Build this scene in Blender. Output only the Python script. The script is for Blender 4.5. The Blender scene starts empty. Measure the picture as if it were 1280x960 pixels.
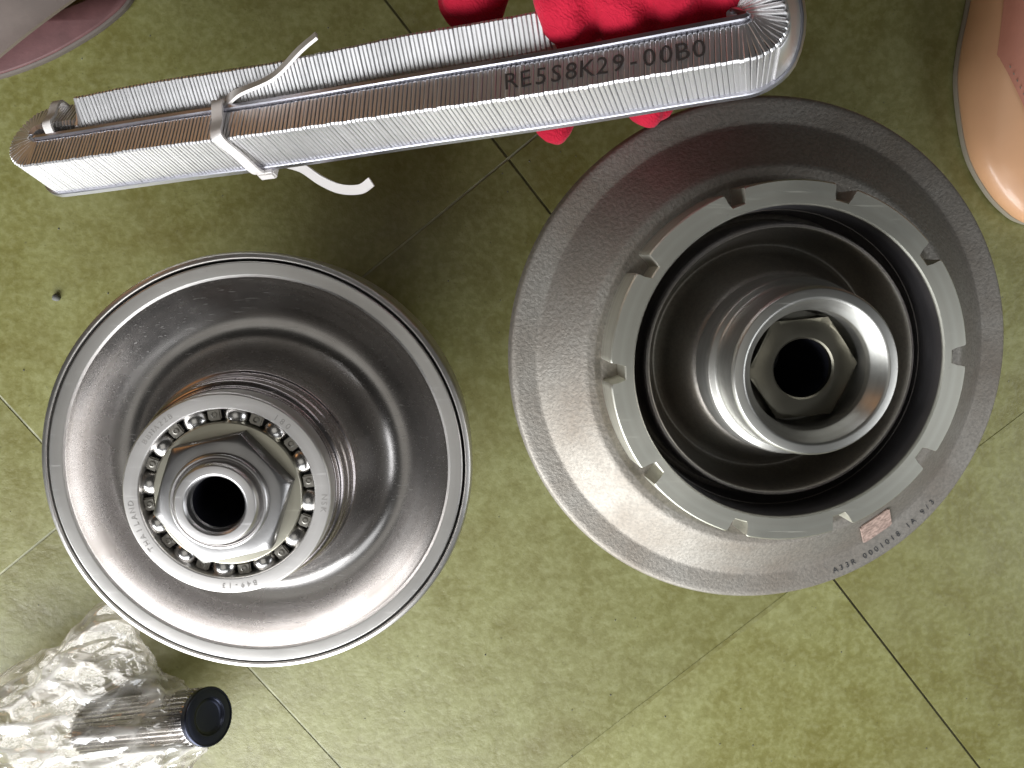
import bpy, bmesh, math, random
from mathutils import Vector, Matrix, Euler, noise
random.seed(7)
sc = bpy.context.scene
COL = sc.collection
PI = math.pi
R = math.radians

# ------------------------------------------------------------------ camera
cam_d = bpy.data.cameras.new('camera')
cam = bpy.data.objects.new('camera', cam_d)
COL.objects.link(cam)
cam.location = (0, 0, 0.42)
cam.rotation_euler = (-0.13419, -0.03962, 0)
cam_d.sensor_width = 36
cam_d.lens = 28.125
cam_d.clip_start = 0.01
cam_d.clip_end = 50
sc.camera = cam
# ------------------------------------------------------------------ world and lamps
w = bpy.data.worlds.new('World')
sc.world = w
w.use_nodes = True
bgn = w.node_tree.nodes['Background']
bgn.inputs[0].default_value = (1.0, 0.97, 0.9, 1)
bgn.inputs[1].default_value = 0.025

def area(name, loc, target, sx, sy, power, col):
    d = bpy.data.lights.new(name, 'AREA')
    d.shape = 'RECTANGLE'
    d.size, d.size_y = sx, sy
    d.energy = power
    d.color = col
    o = bpy.data.objects.new(name, d)
    COL.objects.link(o)
    o.location = loc
    o.rotation_euler = (Vector(target) - Vector(loc)).to_track_quat('-Z', 'Y').to_euler()
    return o
area('doorway_daylight', (-0.38, -0.75, 0.42), (0, 0, 0.06), 1.0, 0.55, 20, (0.96, 0.98, 1.0))
area('side_daylight', (1.05, -0.30, 0.66), (0.0, 0, 0.06), 0.6, 0.5, 3.6, (0.93, 0.96, 1.0))
area('sheen_fill', (0.05, -1.25, 1.45), (0, -0.1, 0.05), 1.0, 0.6, 2.6, (0.95, 0.98, 1.0))  # added light, gives the lower part of the floor its grey sheen
area('warm_fill', (-0.75, 0.52, 0.36), (0.0, 0, 0.1), 0.30, 0.30, 0.32, (1.0, 0.48, 0.18))  # added warm light, makes the orange reflections in the metal
area('overhead_fill', (-0.35, -0.1, 2.2), (0, 0, 0), 1.4, 1.4, 2.8, (1.0, 0.98, 0.92))  # added overhead panel for the upward-facing metal to reflect
sc.view_settings.view_transform = 'Standard'
sc.view_settings.look = 'None'
sc.view_settings.exposure = 0.0
sc.view_settings.gamma = 1.0
sc.view_settings.use_curve_mapping = False

# ------------------------------------------------------------------ node helpers
def newmat(name):
    m = bpy.data.materials.new(name)
    m.use_nodes = True
    nt = m.node_tree
    return m, nt, nt.nodes['Principled BSDF'], nt.nodes['Material Output']

def N(nt, typ, **kw):
    n = nt.nodes.new(typ)
    for k, v in kw.items():
        if k in n.inputs:
            n.inputs[k].default_value = v
        else:
            setattr(n, k, v)
    return n

def ramp(nt, fac, stops):
    r = nt.nodes.new('ShaderNodeValToRGB')
    e = r.color_ramp.elements
    while len(e) < len(stops):
        e.new(0.5)
    for el, (p, c) in zip(e, stops):
        el.position = p
        el.color = (c, c, c, 1) if isinstance(c, (int, float)) else (*c, 1)
    nt.links.new(fac, r.inputs[0])
    return r.outputs[0]

def mixc(nt, fac, a, b, mode='MIX'):
    m = nt.nodes.new('ShaderNodeMix')
    m.data_type = 'RGBA'
    m.blend_type = mode
    for s, v in ((0, fac), (6, a), (7, b)):
        if isinstance(v, bpy.types.NodeSocket):
            nt.links.new(v, m.inputs[s])
        elif s == 0:
            m.inputs[s].default_value = v
        else:
            m.inputs[s].default_value = (*v, 1)
    return m.outputs[2]

def math_n(nt, op, a, b=None, c=None):
    m = nt.nodes.new('ShaderNodeMath')
    m.operation = op
    for i, v in enumerate((a, b, c)):
        if v is None:
            continue
        if isinstance(v, bpy.types.NodeSocket):
            nt.links.new(v, m.inputs[i])
        else:
            m.inputs[i].default_value = v
    return m.outputs[0]

def objco(nt):
    return nt.nodes.new('ShaderNodeTexCoord').outputs['Object']

def noise_n(nt, vec, scale, detail=3, rough=0.5):
    n = nt.nodes.new('ShaderNodeTexNoise')
    n.inputs['Scale'].default_value = scale
    n.inputs['Detail'].default_value = detail
    n.inputs['Roughness'].default_value = rough
    nt.links.new(vec, n.inputs['Vector'])
    return n.outputs[0]

def bump(nt, p, height, dist, strength=1.0, prev=None):
    b = nt.nodes.new('ShaderNodeBump')
    b.inputs['Strength'].default_value = strength
    b.inputs['Distance'].default_value = dist
    nt.links.new(height, b.inputs['Height'])
    if prev is not None:
        nt.links.new(prev, b.inputs['Normal'])
    nt.links.new(b.outputs[0], p.inputs['Normal'])
    return b.outputs[0]

def metal_turned(name, col, rough, aniso=0.6, groove=0.00002, dirt=0.3, gscale=2600):
    """turned steel: fine circular tool marks round the part's own z axis, smudges and small nicks"""
    m, nt, p, out = newmat(name)
    p.inputs['Metallic'].default_value = 1
    co = objco(nt)
    sep = nt.nodes.new('ShaderNodeSeparateXYZ')
    nt.links.new(co, sep.inputs[0])
    r2 = math_n(nt, 'ADD', math_n(nt, 'MULTIPLY', sep.outputs[0], sep.outputs[0]), math_n(nt, 'MULTIPLY', sep.outputs[1], sep.outputs[1]))
    rad = math_n(nt, 'SQRT', r2)
    cmb = nt.nodes.new('ShaderNodeCombineXYZ')
    nt.links.new(rad, cmb.inputs[0])
    nt.links.new(sep.outputs[2], cmb.inputs[1])
    g = noise_n(nt, cmb.outputs[0], gscale, 2, 0.6)
    g2 = noise_n(nt, cmb.outputs[0], gscale * 0.09, 2, 0.6)
    sm = noise_n(nt, co, 45, 5, 0.62)
    fine = noise_n(nt, co, 700, 3, 0.6)
    c = mixc(nt, math_n(nt, 'MULTIPLY', ramp(nt, sm, [(0.35, 0), (0.7, 1)]), dirt), col, tuple(x * 0.62 * y for x, y in zip(col, (1.0, 0.93, 0.86))))
    c = mixc(nt, math_n(nt, 'MULTIPLY', ramp(nt, g2, [(0.3, 0), (0.7, 1)]), 0.38), c, tuple(x * 0.5 * k for x, k in zip(col, (1.05, 0.95, 0.86))))
    mp = nt.nodes.new('ShaderNodeMapping')
    mp.inputs['Rotation'].default_value = (0.3, 0.5, 0.9)
    mp.inputs['Scale'].default_value = (60, 1500, 1500)
    nt.links.new(co, mp.inputs[0])
    scr = ramp(nt, noise_n(nt, mp.outputs[0], 1.0, 2, 0.5), [(0.66, 0), (0.72, 1)])
    spot = ramp(nt, noise_n(nt, co, 330, 2, 0.5), [(0.72, 0), (0.80, 1)])
    c = mixc(nt, math_n(nt, 'MULTIPLY', spot, 0.25), c, tuple(x * 0.35 for x in col))
    c = mixc(nt, math_n(nt, 'MULTIPLY', scr, 0.15), c, tuple(min(1, x * 1.35) for x in col))
    nt.links.new(c, p.inputs['Base Color'])
    rr = math_n(nt, 'ADD', math_n(nt, 'MULTIPLY', sm, 0.22), rough - 0.11)
    rr = math_n(nt, 'ADD', rr, math_n(nt, 'MULTIPLY', scr, 0.12))
    rr = math_n(nt, 'ADD', rr, math_n(nt, 'MULTIPLY', g2, 0.08))
    nt.links.new(rr, p.inputs['Roughness'])
    p.inputs['Anisotropic'].default_value = aniso
    t = nt.nodes.new('ShaderNodeTangent')
    t.direction_type = 'RADIAL'
    t.axis = 'Z'
    p.inputs['Anisotropic Rotation'].default_value = 0.25
    nt.links.new(t.outputs[0], p.inputs['Tangent'])
    b = bump(nt, p, g, groove, 0.5)
    bump(nt, p, fine, 0.00002, 0.12, b)
    return m

def metal_cast(name, col, rough, size=420, depth=0.00022):
    """cast steel with a pebbled, shot-blasted skin"""
    m, nt, p, out = newmat(name)
    p.inputs['Metallic'].default_value = 1
    co = objco(nt)
    v = noise_n(nt, co, size, 3, 0.55)
    f = noise_n(nt, co, size * 3.1, 2, 0.6)
    sm = noise_n(nt, co, 28, 5, 0.6)
    c = mixc(nt, ramp(nt, sm, [(0.3, 0), (0.72, 1)]), col, tuple(x * k for x, k in zip(col, (0.74, 0.68, 0.63))))
    c = mixc(nt, ramp(nt, v, [(0.35, 0.35), (0.6, 0)]), c, tuple(x * 0.45 for x in col))
    nt.links.new(c, p.inputs['Base Color'])
    nt.links.new(math_n(nt, 'ADD', math_n(nt, 'MULTIPLY', sm, 0.2), rough - 0.1), p.inputs['Roughness'])
    b = bump(nt, p, v, depth, 0.7)
    bump(nt, p, f, depth * 0.3, 0.6, b)
    return m

def metal_plain(name, col, rough, nscale=400, depth=0.00003, var=0.25):
    m, nt, p, out = newmat(name)
    p.inputs['Metallic'].default_value = 1
    co = objco(nt)
    sm = noise_n(nt, co, 60, 5, 0.6)
    f = noise_n(nt, co, nscale, 3, 0.6)
    c = mixc(nt, math_n(nt, 'MULTIPLY', sm, var * 2), col, tuple(x * 0.5 for x in col))
    nt.links.new(c, p.inputs['Base Color'])
    nt.links.new(math_n(nt, 'ADD', math_n(nt, 'MULTIPLY', sm, 0.25), rough - 0.12), p.inputs['Roughness'])
    bump(nt, p, f, depth, 0.5)
    return m

def plain(name, col, rough, spec=0.5, coat=0.0, nscale=0, depth=0.0002, var=0.0):
    m, nt, p, out = newmat(name)
    p.inputs['Base Color'].default_value = (*col, 1)
    p.inputs['Roughness'].default_value = rough
    p.inputs['Specular IOR Level'].default_value = spec
    p.inputs['Coat Weight'].default_value = coat
    p.inputs['Coat Roughness'].default_value = 0.12
    if nscale:
        co = objco(nt)
        n = noise_n(nt, co, nscale, 4, 0.6)
        bump(nt, p, n, depth, 0.6)
        if var:
            big = noise_n(nt, co, nscale * 0.16, 4, 0.6)
            c = mixc(nt, ramp(nt, big, [(0.3, 0), (0.7, 1)]), tuple(x * (1 - var) for x in col), tuple(min(1, x * (1 + var)) for x in col))
            nt.links.new(c, p.inputs['Base Color'])
    return m

# ------------------------------------------------------------------ floor material
def stone_mat():
    m, nt, p, out = newmat('olive_stone')
    geo = nt.nodes.new('ShaderNodeNewGeometry')
    pos = geo.outputs['Position']
    oi = nt.nodes.new('ShaderNodeObjectInfo')
    off = nt.nodes.new('ShaderNodeVectorMath'); off.operation = 'MULTIPLY_ADD'
    cmb = nt.nodes.new('ShaderNodeCombineXYZ')
    for i in range(3):
        nt.links.new(oi.outputs['Random'], cmb.inputs[i])
    nt.links.new(cmb.outputs[0], off.inputs[0])
    off.inputs[1].default_value = (9, 7, 5)
    nt.links.new(pos, off.inputs[2])
    v = off.outputs[0]
    big = noise_n(nt, v, 13, 5, 0.62)
    mid = noise_n(nt, v, 55, 5, 0.65)
    fine = noise_n(nt, v, 260, 4, 0.6)
    spk = noise_n(nt, v, 620, 3, 0.5)
    c = mixc(nt, ramp(nt, big, [(0.32, 0), (0.68, 1)]), (0.150, 0.134, 0.032), (0.218, 0.214, 0.078))
    c = mixc(nt, ramp(nt, mid, [(0.34, 0), (0.80, 0.6)]), c, (0.260, 0.264, 0.113))
    c = mixc(nt, ramp(nt, mid, [(0.20, 0.5), (0.54, 0)]), c, (0.115, 0.100, 0.026))
    c = mixc(nt, ramp(nt, fine, [(0.28, 0.4), (0.58, 0)]), c, (0.13, 0.125, 0.040))
    c = mixc(nt, ramp(nt, fine, [(0.45, 0), (0.80, 0.45)]), c, (0.33, 0.335, 0.185))
    c = mixc(nt, ramp(nt, spk, [(0.24, 0.7), (0.33, 0)]), c, (0.10, 0.095, 0.04))
    # a thin whitish film of dust, uneven
    dust = noise_n(nt, v, 7, 6, 0.7)
    c = mixc(nt, ramp(nt, dust, [(0.45, 0), (0.75, 0.28)]), c, (0.33, 0.34, 0.195))
    # darker trodden stains and a difference between one tile and the next
    st = noise_n(nt, v, 4.5, 4, 0.7)
    c = mixc(nt, ramp(nt, st, [(0.52, 0), (0.66, 0.5)]), c, (0.135, 0.115, 0.034))
    hv = nt.nodes.new('ShaderNodeHueSaturation')
    nt.links.new(math_n(nt, 'ADD', math_n(nt, 'MULTIPLY', oi.outputs['Random'], 0.22), 0.89), hv.inputs['Value'])
    hv.inputs['Saturation'].default_value = 1.06
    nt.links.new(c, hv.inputs['Color'])
    c = hv.outputs[0]
    nt.links.new(c, p.inputs['Base Color'])
    nt.links.new(math_n(nt, 'ADD', math_n(nt, 'MULTIPLY', mid, 0.28), 0.28), p.inputs['Roughness'])
    b = bump(nt, p, mid, 0.0009, 0.5)
    b = bump(nt, p, fine, 0.0004, 0.5, b)
    return m

M = dict(
    stone=stone_mat(),
    grout_light=plain('pale_grout', (0.40, 0.40, 0.28), 0.9, 0.2, 0, 500, 0.0003, 0.3),
    grout_faint=plain('stone_coloured_grout', (0.19, 0.19, 0.085), 0.8, 0.2, 0, 500, 0.0003, 0.4),
    grout_dark=plain('dirty_grout', (0.085, 0.08, 0.042), 0.9, 0.2, 0, 500, 0.0003, 0.4),
    sheave=metal_turned('turned_steel', (0.51, 0.495, 0.485), 0.21, 0.55, 0.00002, 0.35),
    rim=metal_turned('ground_rim_steel', (0.66, 0.65, 0.63), 0.34, 0.4, 0.000012, 0.25),
    sleeve=metal_turned('oiled_sleeve_steel', (0.50, 0.46, 0.46), 0.22, 0.3, 0.00001, 0.2),
    race=metal_turned('ground_bearing_steel', (0.68, 0.665, 0.65), 0.42, 0.3, 0.00001, 0.12),
    inner_race=metal_turned('inner_race_steel', (0.62, 0.60, 0.50), 0.34, 0.3, 0.00001, 0.2),
    ball=metal_plain('polished_ball_steel', (0.82, 0.80, 0.78), 0.24, 400, 0.000003, 0.05),
    bore_steel=metal_turned('dark_bore_steel', (0.50, 0.49, 0.52), 0.30, 0.3, 0.00001, 0.3),
    cage=metal_plain('pressed_cage_steel', (0.40, 0.38, 0.34), 0.38, 500, 0.00003, 0.2),
    pocket=plain('painted_shade_gap', (0.012, 0.012, 0.018), 0.45),  # near-black colour stands in for shade inside the bores and bearing gap
    nut=metal_plain('nut_steel', (0.44, 0.43, 0.425), 0.36, 900, 0.00005, 0.22),
    shaft=metal_turned('shaft_steel', (0.72, 0.71, 0.71), 0.34, 0.3, 0.00001, 0.2),
    cast=metal_cast('cast_steel', (0.40, 0.38, 0.345), 0.66, 760, 0.00032),
    castfine=metal_cast('fine_cast_steel', (0.53, 0.51, 0.50), 0.36, 700, 0.00010),
    ring=metal_turned('faced_ring_steel', (0.64, 0.64, 0.57), 0.43, 0.3, 0.00002, 0.15),
    dish=metal_cast('pressed_dish_steel', (0.46, 0.45, 0.42), 0.32, 900, 0.00007),
    hub=metal_turned('hub_steel', (0.56, 0.56, 0.53), 0.36, 0.3, 0.00001, 0.15),
    oldnut=metal_plain('olive_tinted_nut', (0.27, 0.255, 0.205), 0.36, 700, 0.00005, 0.3),
    element=metal_plain('belt_element_steel', (0.92, 0.91, 0.915), 0.45, 1200, 0.00003, 0.12),
    ringpack=metal_plain('belt_ring_steel', (0.62, 0.62, 0.68), 0.32, 900, 0.00001, 0.1),
    ink=plain('dark_ink', (0.05, 0.043, 0.04), 0.6, 0.3),
    etch=plain('grey_etching', (0.36, 0.34, 0.32), 0.6, 0.3),
    etchdark=plain('dark_pin_marking', (0.05, 0.052, 0.055), 0.6, 0.3),
    plate=plain('pinkish_etched_patch', (0.36, 0.26, 0.22), 0.6, 0.3, 0, 3200, 0.0001, 0.55),
    tie=plain('white_nylon', (0.80, 0.76, 0.73), 0.35, 0.5, 0, 600, 0.00005),
    patent=plain('peach_patent', (0.84, 0.47, 0.26), 0.36, 0.5, 0.35, 90, 0.0002, 0.08),
    vamp=plain('rosy_leather', (0.62, 0.26, 0.18), 0.5, 0.4, 0.1, 300, 0.0002, 0.08),
    shoesole=plain('grey_sole', (0.30, 0.27, 0.21), 0.7, 0.3, 0, 300, 0.0003),
    insole=plain('maroon_insole', (0.135, 0.060, 0.060), 0.55, 0.4, 0, 900, 0.0001, 0.15),
    slipedge=plain('grey_slipper_edge', (0.13, 0.11, 0.095), 0.7, 0.3, 0, 300, 0.0003),
    strap=plain('glossy_strap', (0.17, 0.135, 0.12), 0.20, 0.6, 0.8, 120, 0.0003, 0.25),
    spline=metal_plain('bright_spline_steel', (0.55, 0.53, 0.52), 0.26, 500, 0.00003, 0.3),
    darkend=metal_plain('dark_oiled_steel', (0.055, 0.06, 0.085), 0.35, 500, 0.00004, 0.3),
    pebble=plain('grey_grit', (0.16, 0.16, 0.15), 0.8, 0.3, 0, 2000, 0.0003),
)

def glove_mat():
    m, nt, p, out = newmat('red_knit')
    co = objco(nt)
    big = noise_n(nt, co, 60, 4, 0.6)
    w1 = nt.nodes.new('ShaderNodeTexWave'); w1.inputs['Scale'].default_value = 260; w1.inputs['Distortion'].default_value = 14.0
    w1.inputs['Detail'].default_value = 2; w1.bands_direction = 'DIAGONAL'
    nt.links.new(co, w1.inputs['Vector'])
    fz = noise_n(nt, co, 900, 3, 0.6)
    c = mixc(nt, ramp(nt, big, [(0.3, 0), (0.7, 1)]), (0.32, 0.004, 0.020), (0.48, 0.011, 0.036))
    c = mixc(nt, math_n(nt, 'MULTIPLY', w1.outputs[1], 0.12), c, (0.35, 0.006, 0.03))
    nt.links.new(c, p.inputs['Base Color'])
    p.inputs['Roughness'].default_value = 0.85
    p.inputs['Specular IOR Level'].default_value = 0.2
    p.inputs['Sheen Weight'].default_value = 0.2
    p.inputs['Sheen Roughness'].default_value = 0.4
    p.inputs['Sheen Tint'].default_value = (1, 0.45, 0.55, 1)
    b = bump(nt, p, w1.outputs[1], 0.0003, 0.35)
    bump(nt, p, fz, 0.0006, 0.7, b)
    return m
M['glove'] = glove_mat()

def film_mat():
    m, nt, p, out = newmat('clear_film')
    co = objco(nt)
    at = nt.nodes.new('ShaderNodeAttribute'); at.attribute_name = 'crease'
    p.inputs['Base Color'].default_value = (0.80, 0.77, 0.72, 1)
    p.inputs['Roughness'].default_value = 0.13
    p.inputs['Specular IOR Level'].default_value = 1.0
    n2 = noise_n(nt, co, 110, 3, 0.5)
    bump(nt, p, n2, 0.0016, 0.5)
    tr = nt.nodes.new('ShaderNodeBsdfTransparent')
    tr.inputs[0].default_value = (0.98, 0.96, 0.93, 1)
    lw = nt.nodes.new('ShaderNodeLayerWeight'); lw.inputs[0].default_value = 0.3
    f = math_n(nt, 'ADD', math_n(nt, 'MULTIPLY', lw.outputs[1], 0.22), ramp(nt, at.outputs['Fac'], [(0.10, 0.10), (0.45, 0.24), (0.95, 0.75)]))
    mx = nt.nodes.new('ShaderNodeMixShader')
    nt.links.new(f, mx.inputs[0])
    nt.links.new(tr.outputs[0], mx.inputs[1])
    nt.links.new(p.outputs[0], mx.inputs[2])
    gl = nt.nodes.new('ShaderNodeBsdfGlossy'); gl.inputs['Roughness'].default_value = 0.07
    mx2 = nt.nodes.new('ShaderNodeMixShader'); mx2.inputs[0].default_value = 0.10
    bp = [n for n in nt.nodes if n.type == 'BUMP'][0]
    nt.links.new(bp.outputs[0], gl.inputs['Normal'])
    nt.links.new(mx.outputs[0], mx2.inputs[1]); nt.links.new(gl.outputs[0], mx2.inputs[2])
    nt.links.new(mx2.outputs[0], out.inputs[0])
    return m
M['film'] = film_mat()

# ------------------------------------------------------------------ object helpers
def link_mesh(name, me, mat=None, parent=None, loc=None, smooth=None):
    o = bpy.data.objects.new(name, me)
    COL.objects.link(o)
    if mat:
        me.materials.append(mat)
    if smooth is not None:
        me.polygons.foreach_set('use_smooth', [True] * len(me.polygons))
        if smooth < 180:
            me.set_sharp_from_angle(angle=R(smooth))
    if parent:
        o.parent = parent
    if loc:
        o.location = loc
    return o

def obj(name, bm, mat, parent=None, smooth=30, loc=None):
    bmesh.ops.recalc_face_normals(bm, faces=bm.faces)
    me = bpy.data.meshes.new(name)
    bm.to_mesh(me)
    bm.free()
    return link_mesh(name, me, mat, parent, loc, smooth)

def thing(name, label, cat, loc=(0, 0, 0), rot=None, group=None):
    o = bpy.data.objects.new(name, None)
    o.empty_display_size = 0.02
    COL.objects.link(o)
    o.location = loc
    if rot:
        o.rotation_euler = rot
    tag(o, label, cat, group)
    return o

def tag(o, label=None, cat=None, group=None, kind=None):
    for k, v in (('label', label), ('category', cat), ('group', group), ('kind', kind)):
        if v:
            o[k] = v
    return o

def rounded(prof, r):
    """round the inner corners of a profile"""
    out = [prof[0]]
    for a, b, c in zip(prof, prof[1:], prof[2:]):
        A, B, C = Vector(a), Vector(b), Vector(c)
        u, v = A - B, C - B
        k = min(r, u.length * 0.4, v.length * 0.4)
        p, q = B + u.normalized() * k, B + v.normalized() * k
        for t in (0, 0.33, 0.67, 1):
            out.append(tuple(p * (1 - t) ** 2 + B * 2 * t * (1 - t) + q * t * t))
    out.append(prof[-1])
    return out

def lathe(prof, n=192, r=0.0005, bm=None):
    bm = bm or bmesh.new()
    if r:
        prof = rounded(prof, r)
    rings = []
    for rr, z in prof:
        if rr < 1e-6:
            rings.append([bm.verts.new((0, 0, z))])
        else:
            rings.append([bm.verts.new((rr * math.cos(2 * PI * i / n), rr * math.sin(2 * PI * i / n), z)) for i in range(n)])
    for a, b in zip(rings, rings[1:]):
        for i in range(n):
            j = (i + 1) % n
            if len(a) == 1 and len(b) == 1:
                continue
            if len(a) == 1:
                bm.faces.new((a[0], b[i], b[j]))
            elif len(b) == 1:
                bm.faces.new((a[i], a[j], b[0]))
            else:
                bm.faces.new((a[i], a[j], b[j], b[i]))
    return bm

def smooth_curve(pts, k=8):
    """Catmull-Rom through profile points"""
    P = [Vector(p) for p in pts]
    P = [P[0] * 2 - P[1]] + P + [P[-1] * 2 - P[-2]]
    out = []
    for i in range(1, len(P) - 2):
        for s in range(k):
            t = s / k
            out.append(tuple(0.5 * ((2 * P[i]) + (P[i + 1] - P[i - 1]) * t + (2 * P[i - 1] - 5 * P[i] + 4 * P[i + 1] - P[i + 2]) * t * t + (3 * P[i] - P[i - 1] - 3 * P[i + 1] + P[i + 2]) * t ** 3)))
    out.append(tuple(pts[-1]))
    return out

def ring_lofts(loops, closed_ends=False, closed=True):
    bm = bmesh.new()
    vs = [[bm.verts.new(p) for p in L] for L in loops]
    n = len(vs[0])
    for a, b in zip(vs, vs[1:]):
        for i in range(n if closed else n - 1):
            j = (i + 1) % n
            bm.faces.new((a[i], a[j], b[j], b[i]))
    if closed_ends:
        bm.faces.new(vs[0])
        bm.faces.new(vs[-1])
    return bm

def hex_nut(ap, z0, z1, hole, rot=0.0, chamfer=0.5, depth=0.02, dish=None):
    """hexagon nut with the conical chamfer that cuts its corners, bored through the middle"""
    n = 144
    loops = [[] for _ in range(7)]
    for i in range(n):
        th = 2 * PI * i / n
        h = ap / math.cos((th % (PI / 3)) - PI / 6)
        c, s = math.cos(th + rot), math.sin(th + rot)
        zt = z1 - 0.0003 - (h - ap * 0.985) * chamfer
        rt = ap * 0.97
        for k, (rr, z) in enumerate(((h, z0), (h, zt - 0.0002), (h * 0.992, zt + 0.0001), (rt, z1), (hole + 0.0006, z1), (hole, z1 - 0.0006), (hole, z1 - depth))):
            loops[k].append((rr * c, rr * s, z))
    return ring_lofts(loops)

_txt_cache = {}
def glyph(ch, size):
    key = (ch, size)
    if key not in _txt_cache:
        cu = bpy.data.curves.new('glyph', 'FONT')
        cu.body = ch
        cu.size = size
        cu.align_x = 'CENTER'
        cu.resolution_u = 3
        cu.extrude = 0.00003
        o = bpy.data.objects.new('glyph', cu)
        COL.objects.link(o)
        dg = bpy.context.evaluated_depsgraph_get()
        ev = o.evaluated_get(dg)
        me = ev.to_mesh()
        data = ([v.co.copy() for v in me.vertices], [tuple(p.vertices) for p in me.polygons])
        ev.to_mesh_clear()
        bpy.data.objects.remove(o)
        bpy.data.curves.remove(cu)
        _txt_cache[key] = data
    return _txt_cache[key]

def put_glyph(bm, ch, size, mtx):
    if ch == ' ':
        return
    vs, fs = glyph(ch, size)
    nv = [bm.verts.new(mtx @ v) for v in vs]
    for f in fs:
        try:
            bm.faces.new([nv[i] for i in f])
        except ValueError:
            pass

def arc_text(bm, s, size, rad, z, centre_deg, step_mm, inward=False, jitter=0.0):
    """letters round a circle, reading clockwise with their tops outward (or turned inward)"""
    n = len(s)
    for i, ch in enumerate(s):
        k = (i - (n - 1) / 2) * step_mm / rad
        if inward:
            a = R(centre_deg) + k
            rot = a + PI / 2
        else:
            a = R(centre_deg) - k
            rot = a - PI / 2
        m = Matrix.Translation((rad * math.cos(a), rad * math.sin(a), z)) @ Matrix.Rotation(rot + random.uniform(-jitter, jitter), 4, 'Z') @ Matrix.Translation((0, -size * 0.35, 0))
        put_glyph(bm, ch, size, m)

# ------------------------------------------------------------------ floor: square olive stone tiles on a diagonal grid
floor_bm = bmesh.new()
bmesh.ops.create_grid(floor_bm, x_segments=1, y_segments=1, size=6)
floor = obj('floor', floor_bm, M['stone'], smooth=None, loc=(0, 0, -0.012))
tag(floor, kind='structure')
FO = Vector((0.0146, 0.0595, 0)); FU = Vector((0.6247, -0.781, 0)); FV = Vector((0.781, 0.6247, 0))
TS = 0.2815; GAP = 0.0010
FROT = math.atan2(FU.y, FU.x)
bm = bmesh.new()
hs = TS / 2 - GAP / 2
bmesh.ops.create_cube(bm, size=1, matrix=Matrix.Diagonal((2 * hs, 2 * hs, 0.012, 1)))
bmesh.ops.bevel(bm, geom=[e for e in bm.edges if all(v.co.z > 0 for v in e.verts)], offset=0.0003, segments=2, affect='EDGES')
tile_me = None
for i in range(-4, 4):
    for j in range(-4, 4):
        c = FO + FU * (i + 0.5) * TS + FV * (j + 0.5) * TS
        if c.length > 0.85:
            continue
        if tile_me is None:
            t = obj('tile', bm, M['stone'], floor, 30)
            tile_me = t.data
        else:
            t = bpy.data.objects.new('tile', tile_me)
            COL.objects.link(t)
            t.parent = floor
        t.location = (c.x, c.y, 0.006 + random.uniform(-0.0002, 0.0))
        t.rotation_euler = (random.uniform(-0.0006, 0.0006), random.uniform(-0.0006, 0.0006), FROT)
def grout(p0, d, length, mat, width, zt=0.0112, amp=0.0003):
    bm = bmesh.new()
    n = 60
    side = Vector((-d.y, d.x, 0))
    loops = []
    for k in range(n + 1):
        q = p0 + d * length * (k / n - 0.5)
        ww = width * (0.5 + 0.22 * noise.noise(q * 120))
        z = zt + amp * noise.noise(q * 60)
        loops.append([(q + side * ww).to_tuple()[:2] + (z,), (q - side * ww).to_tuple()[:2] + (z,)])
    return obj('grout', ring_lofts(loops, closed=False), mat, floor, None)
for j in range(-2, 3):
    grout(FO + FV * TS * j, FU, 1.7, M['grout_dark'] if j >= 0 else M['grout_light'], GAP * 1.3, 0.0113 if j >= 0 else 0.0115)
for i in range(-2, 3):
    grout(FO + FU * TS * i + Vector((0, 0, 0.0002)), FV, 1.7, M['grout_light'] if i <= 0 else M['stone'], GAP * (1.3 if i <= 0 else 2.2), 0.0114 if i <= 0 else 0.01208, 0.0003 if i <= 0 else 0.00003)

# ------------------------------------------------------------------ left pulley: bowl-shaped sheave with a ball bearing and nut
LP = (-0.0902, -0.0770, 0)
pl = thing('pulley', 'smooth steel pulley with deep polished bowl, ball bearing and hexagon nut in its middle', 'pulley', LP, group='pulleys lying on the floor')
pl.scale = (1.025, 1.025, 1.0)
# outer skirt below the rim
prof = [(0.030, 0.0), (0.030, 0.030), (0.052, 0.034), (0.080, 0.070), (0.0842, 0.074), (0.0846, 0.0965), (0.0838, 0.0990), (0.0822, 0.0996), (0.0817, 0.0993), (0.0815, 0.0950)]
obj('skirt', lathe(prof, 256, 0.0004), M['rim'], pl)
prof = [(0.0809, 0.0950), (0.0807, 0.0996), (0.0803, 0.1000), (0.0757, 0.0997), (0.0748, 0.0990)]
rim = obj('rim', lathe(prof, 256, 0.0002), M['rim'], pl)
curve = smooth_curve([(0.0748, 0.0990), (0.0738, 0.0972), (0.0715, 0.0940), (0.0675, 0.0898), (0.0625, 0.0862), (0.0570, 0.0846), (0.0520, 0.0856), (0.0480, 0.0890), (0.0448, 0.0950), (0.0424, 0.1040), (0.0408, 0.1135)], 6)
obj('bowl', lathe(curve, 256, 0), M['sheave'], pl, 40)
prof = [(0.0411, 0.1115), (0.0406, 0.1150), (0.0396, 0.1155), (0.0394, 0.1215), (0.0386, 0.1222), (0.0384, 0.1265), (0.0374, 0.1275), (0.0365, 0.1278), (0.0363, 0.1310), (0.0350, 0.1312)]
obj('sleeve', lathe(prof, 192, 0.0004), M['sleeve'], pl)

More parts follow.
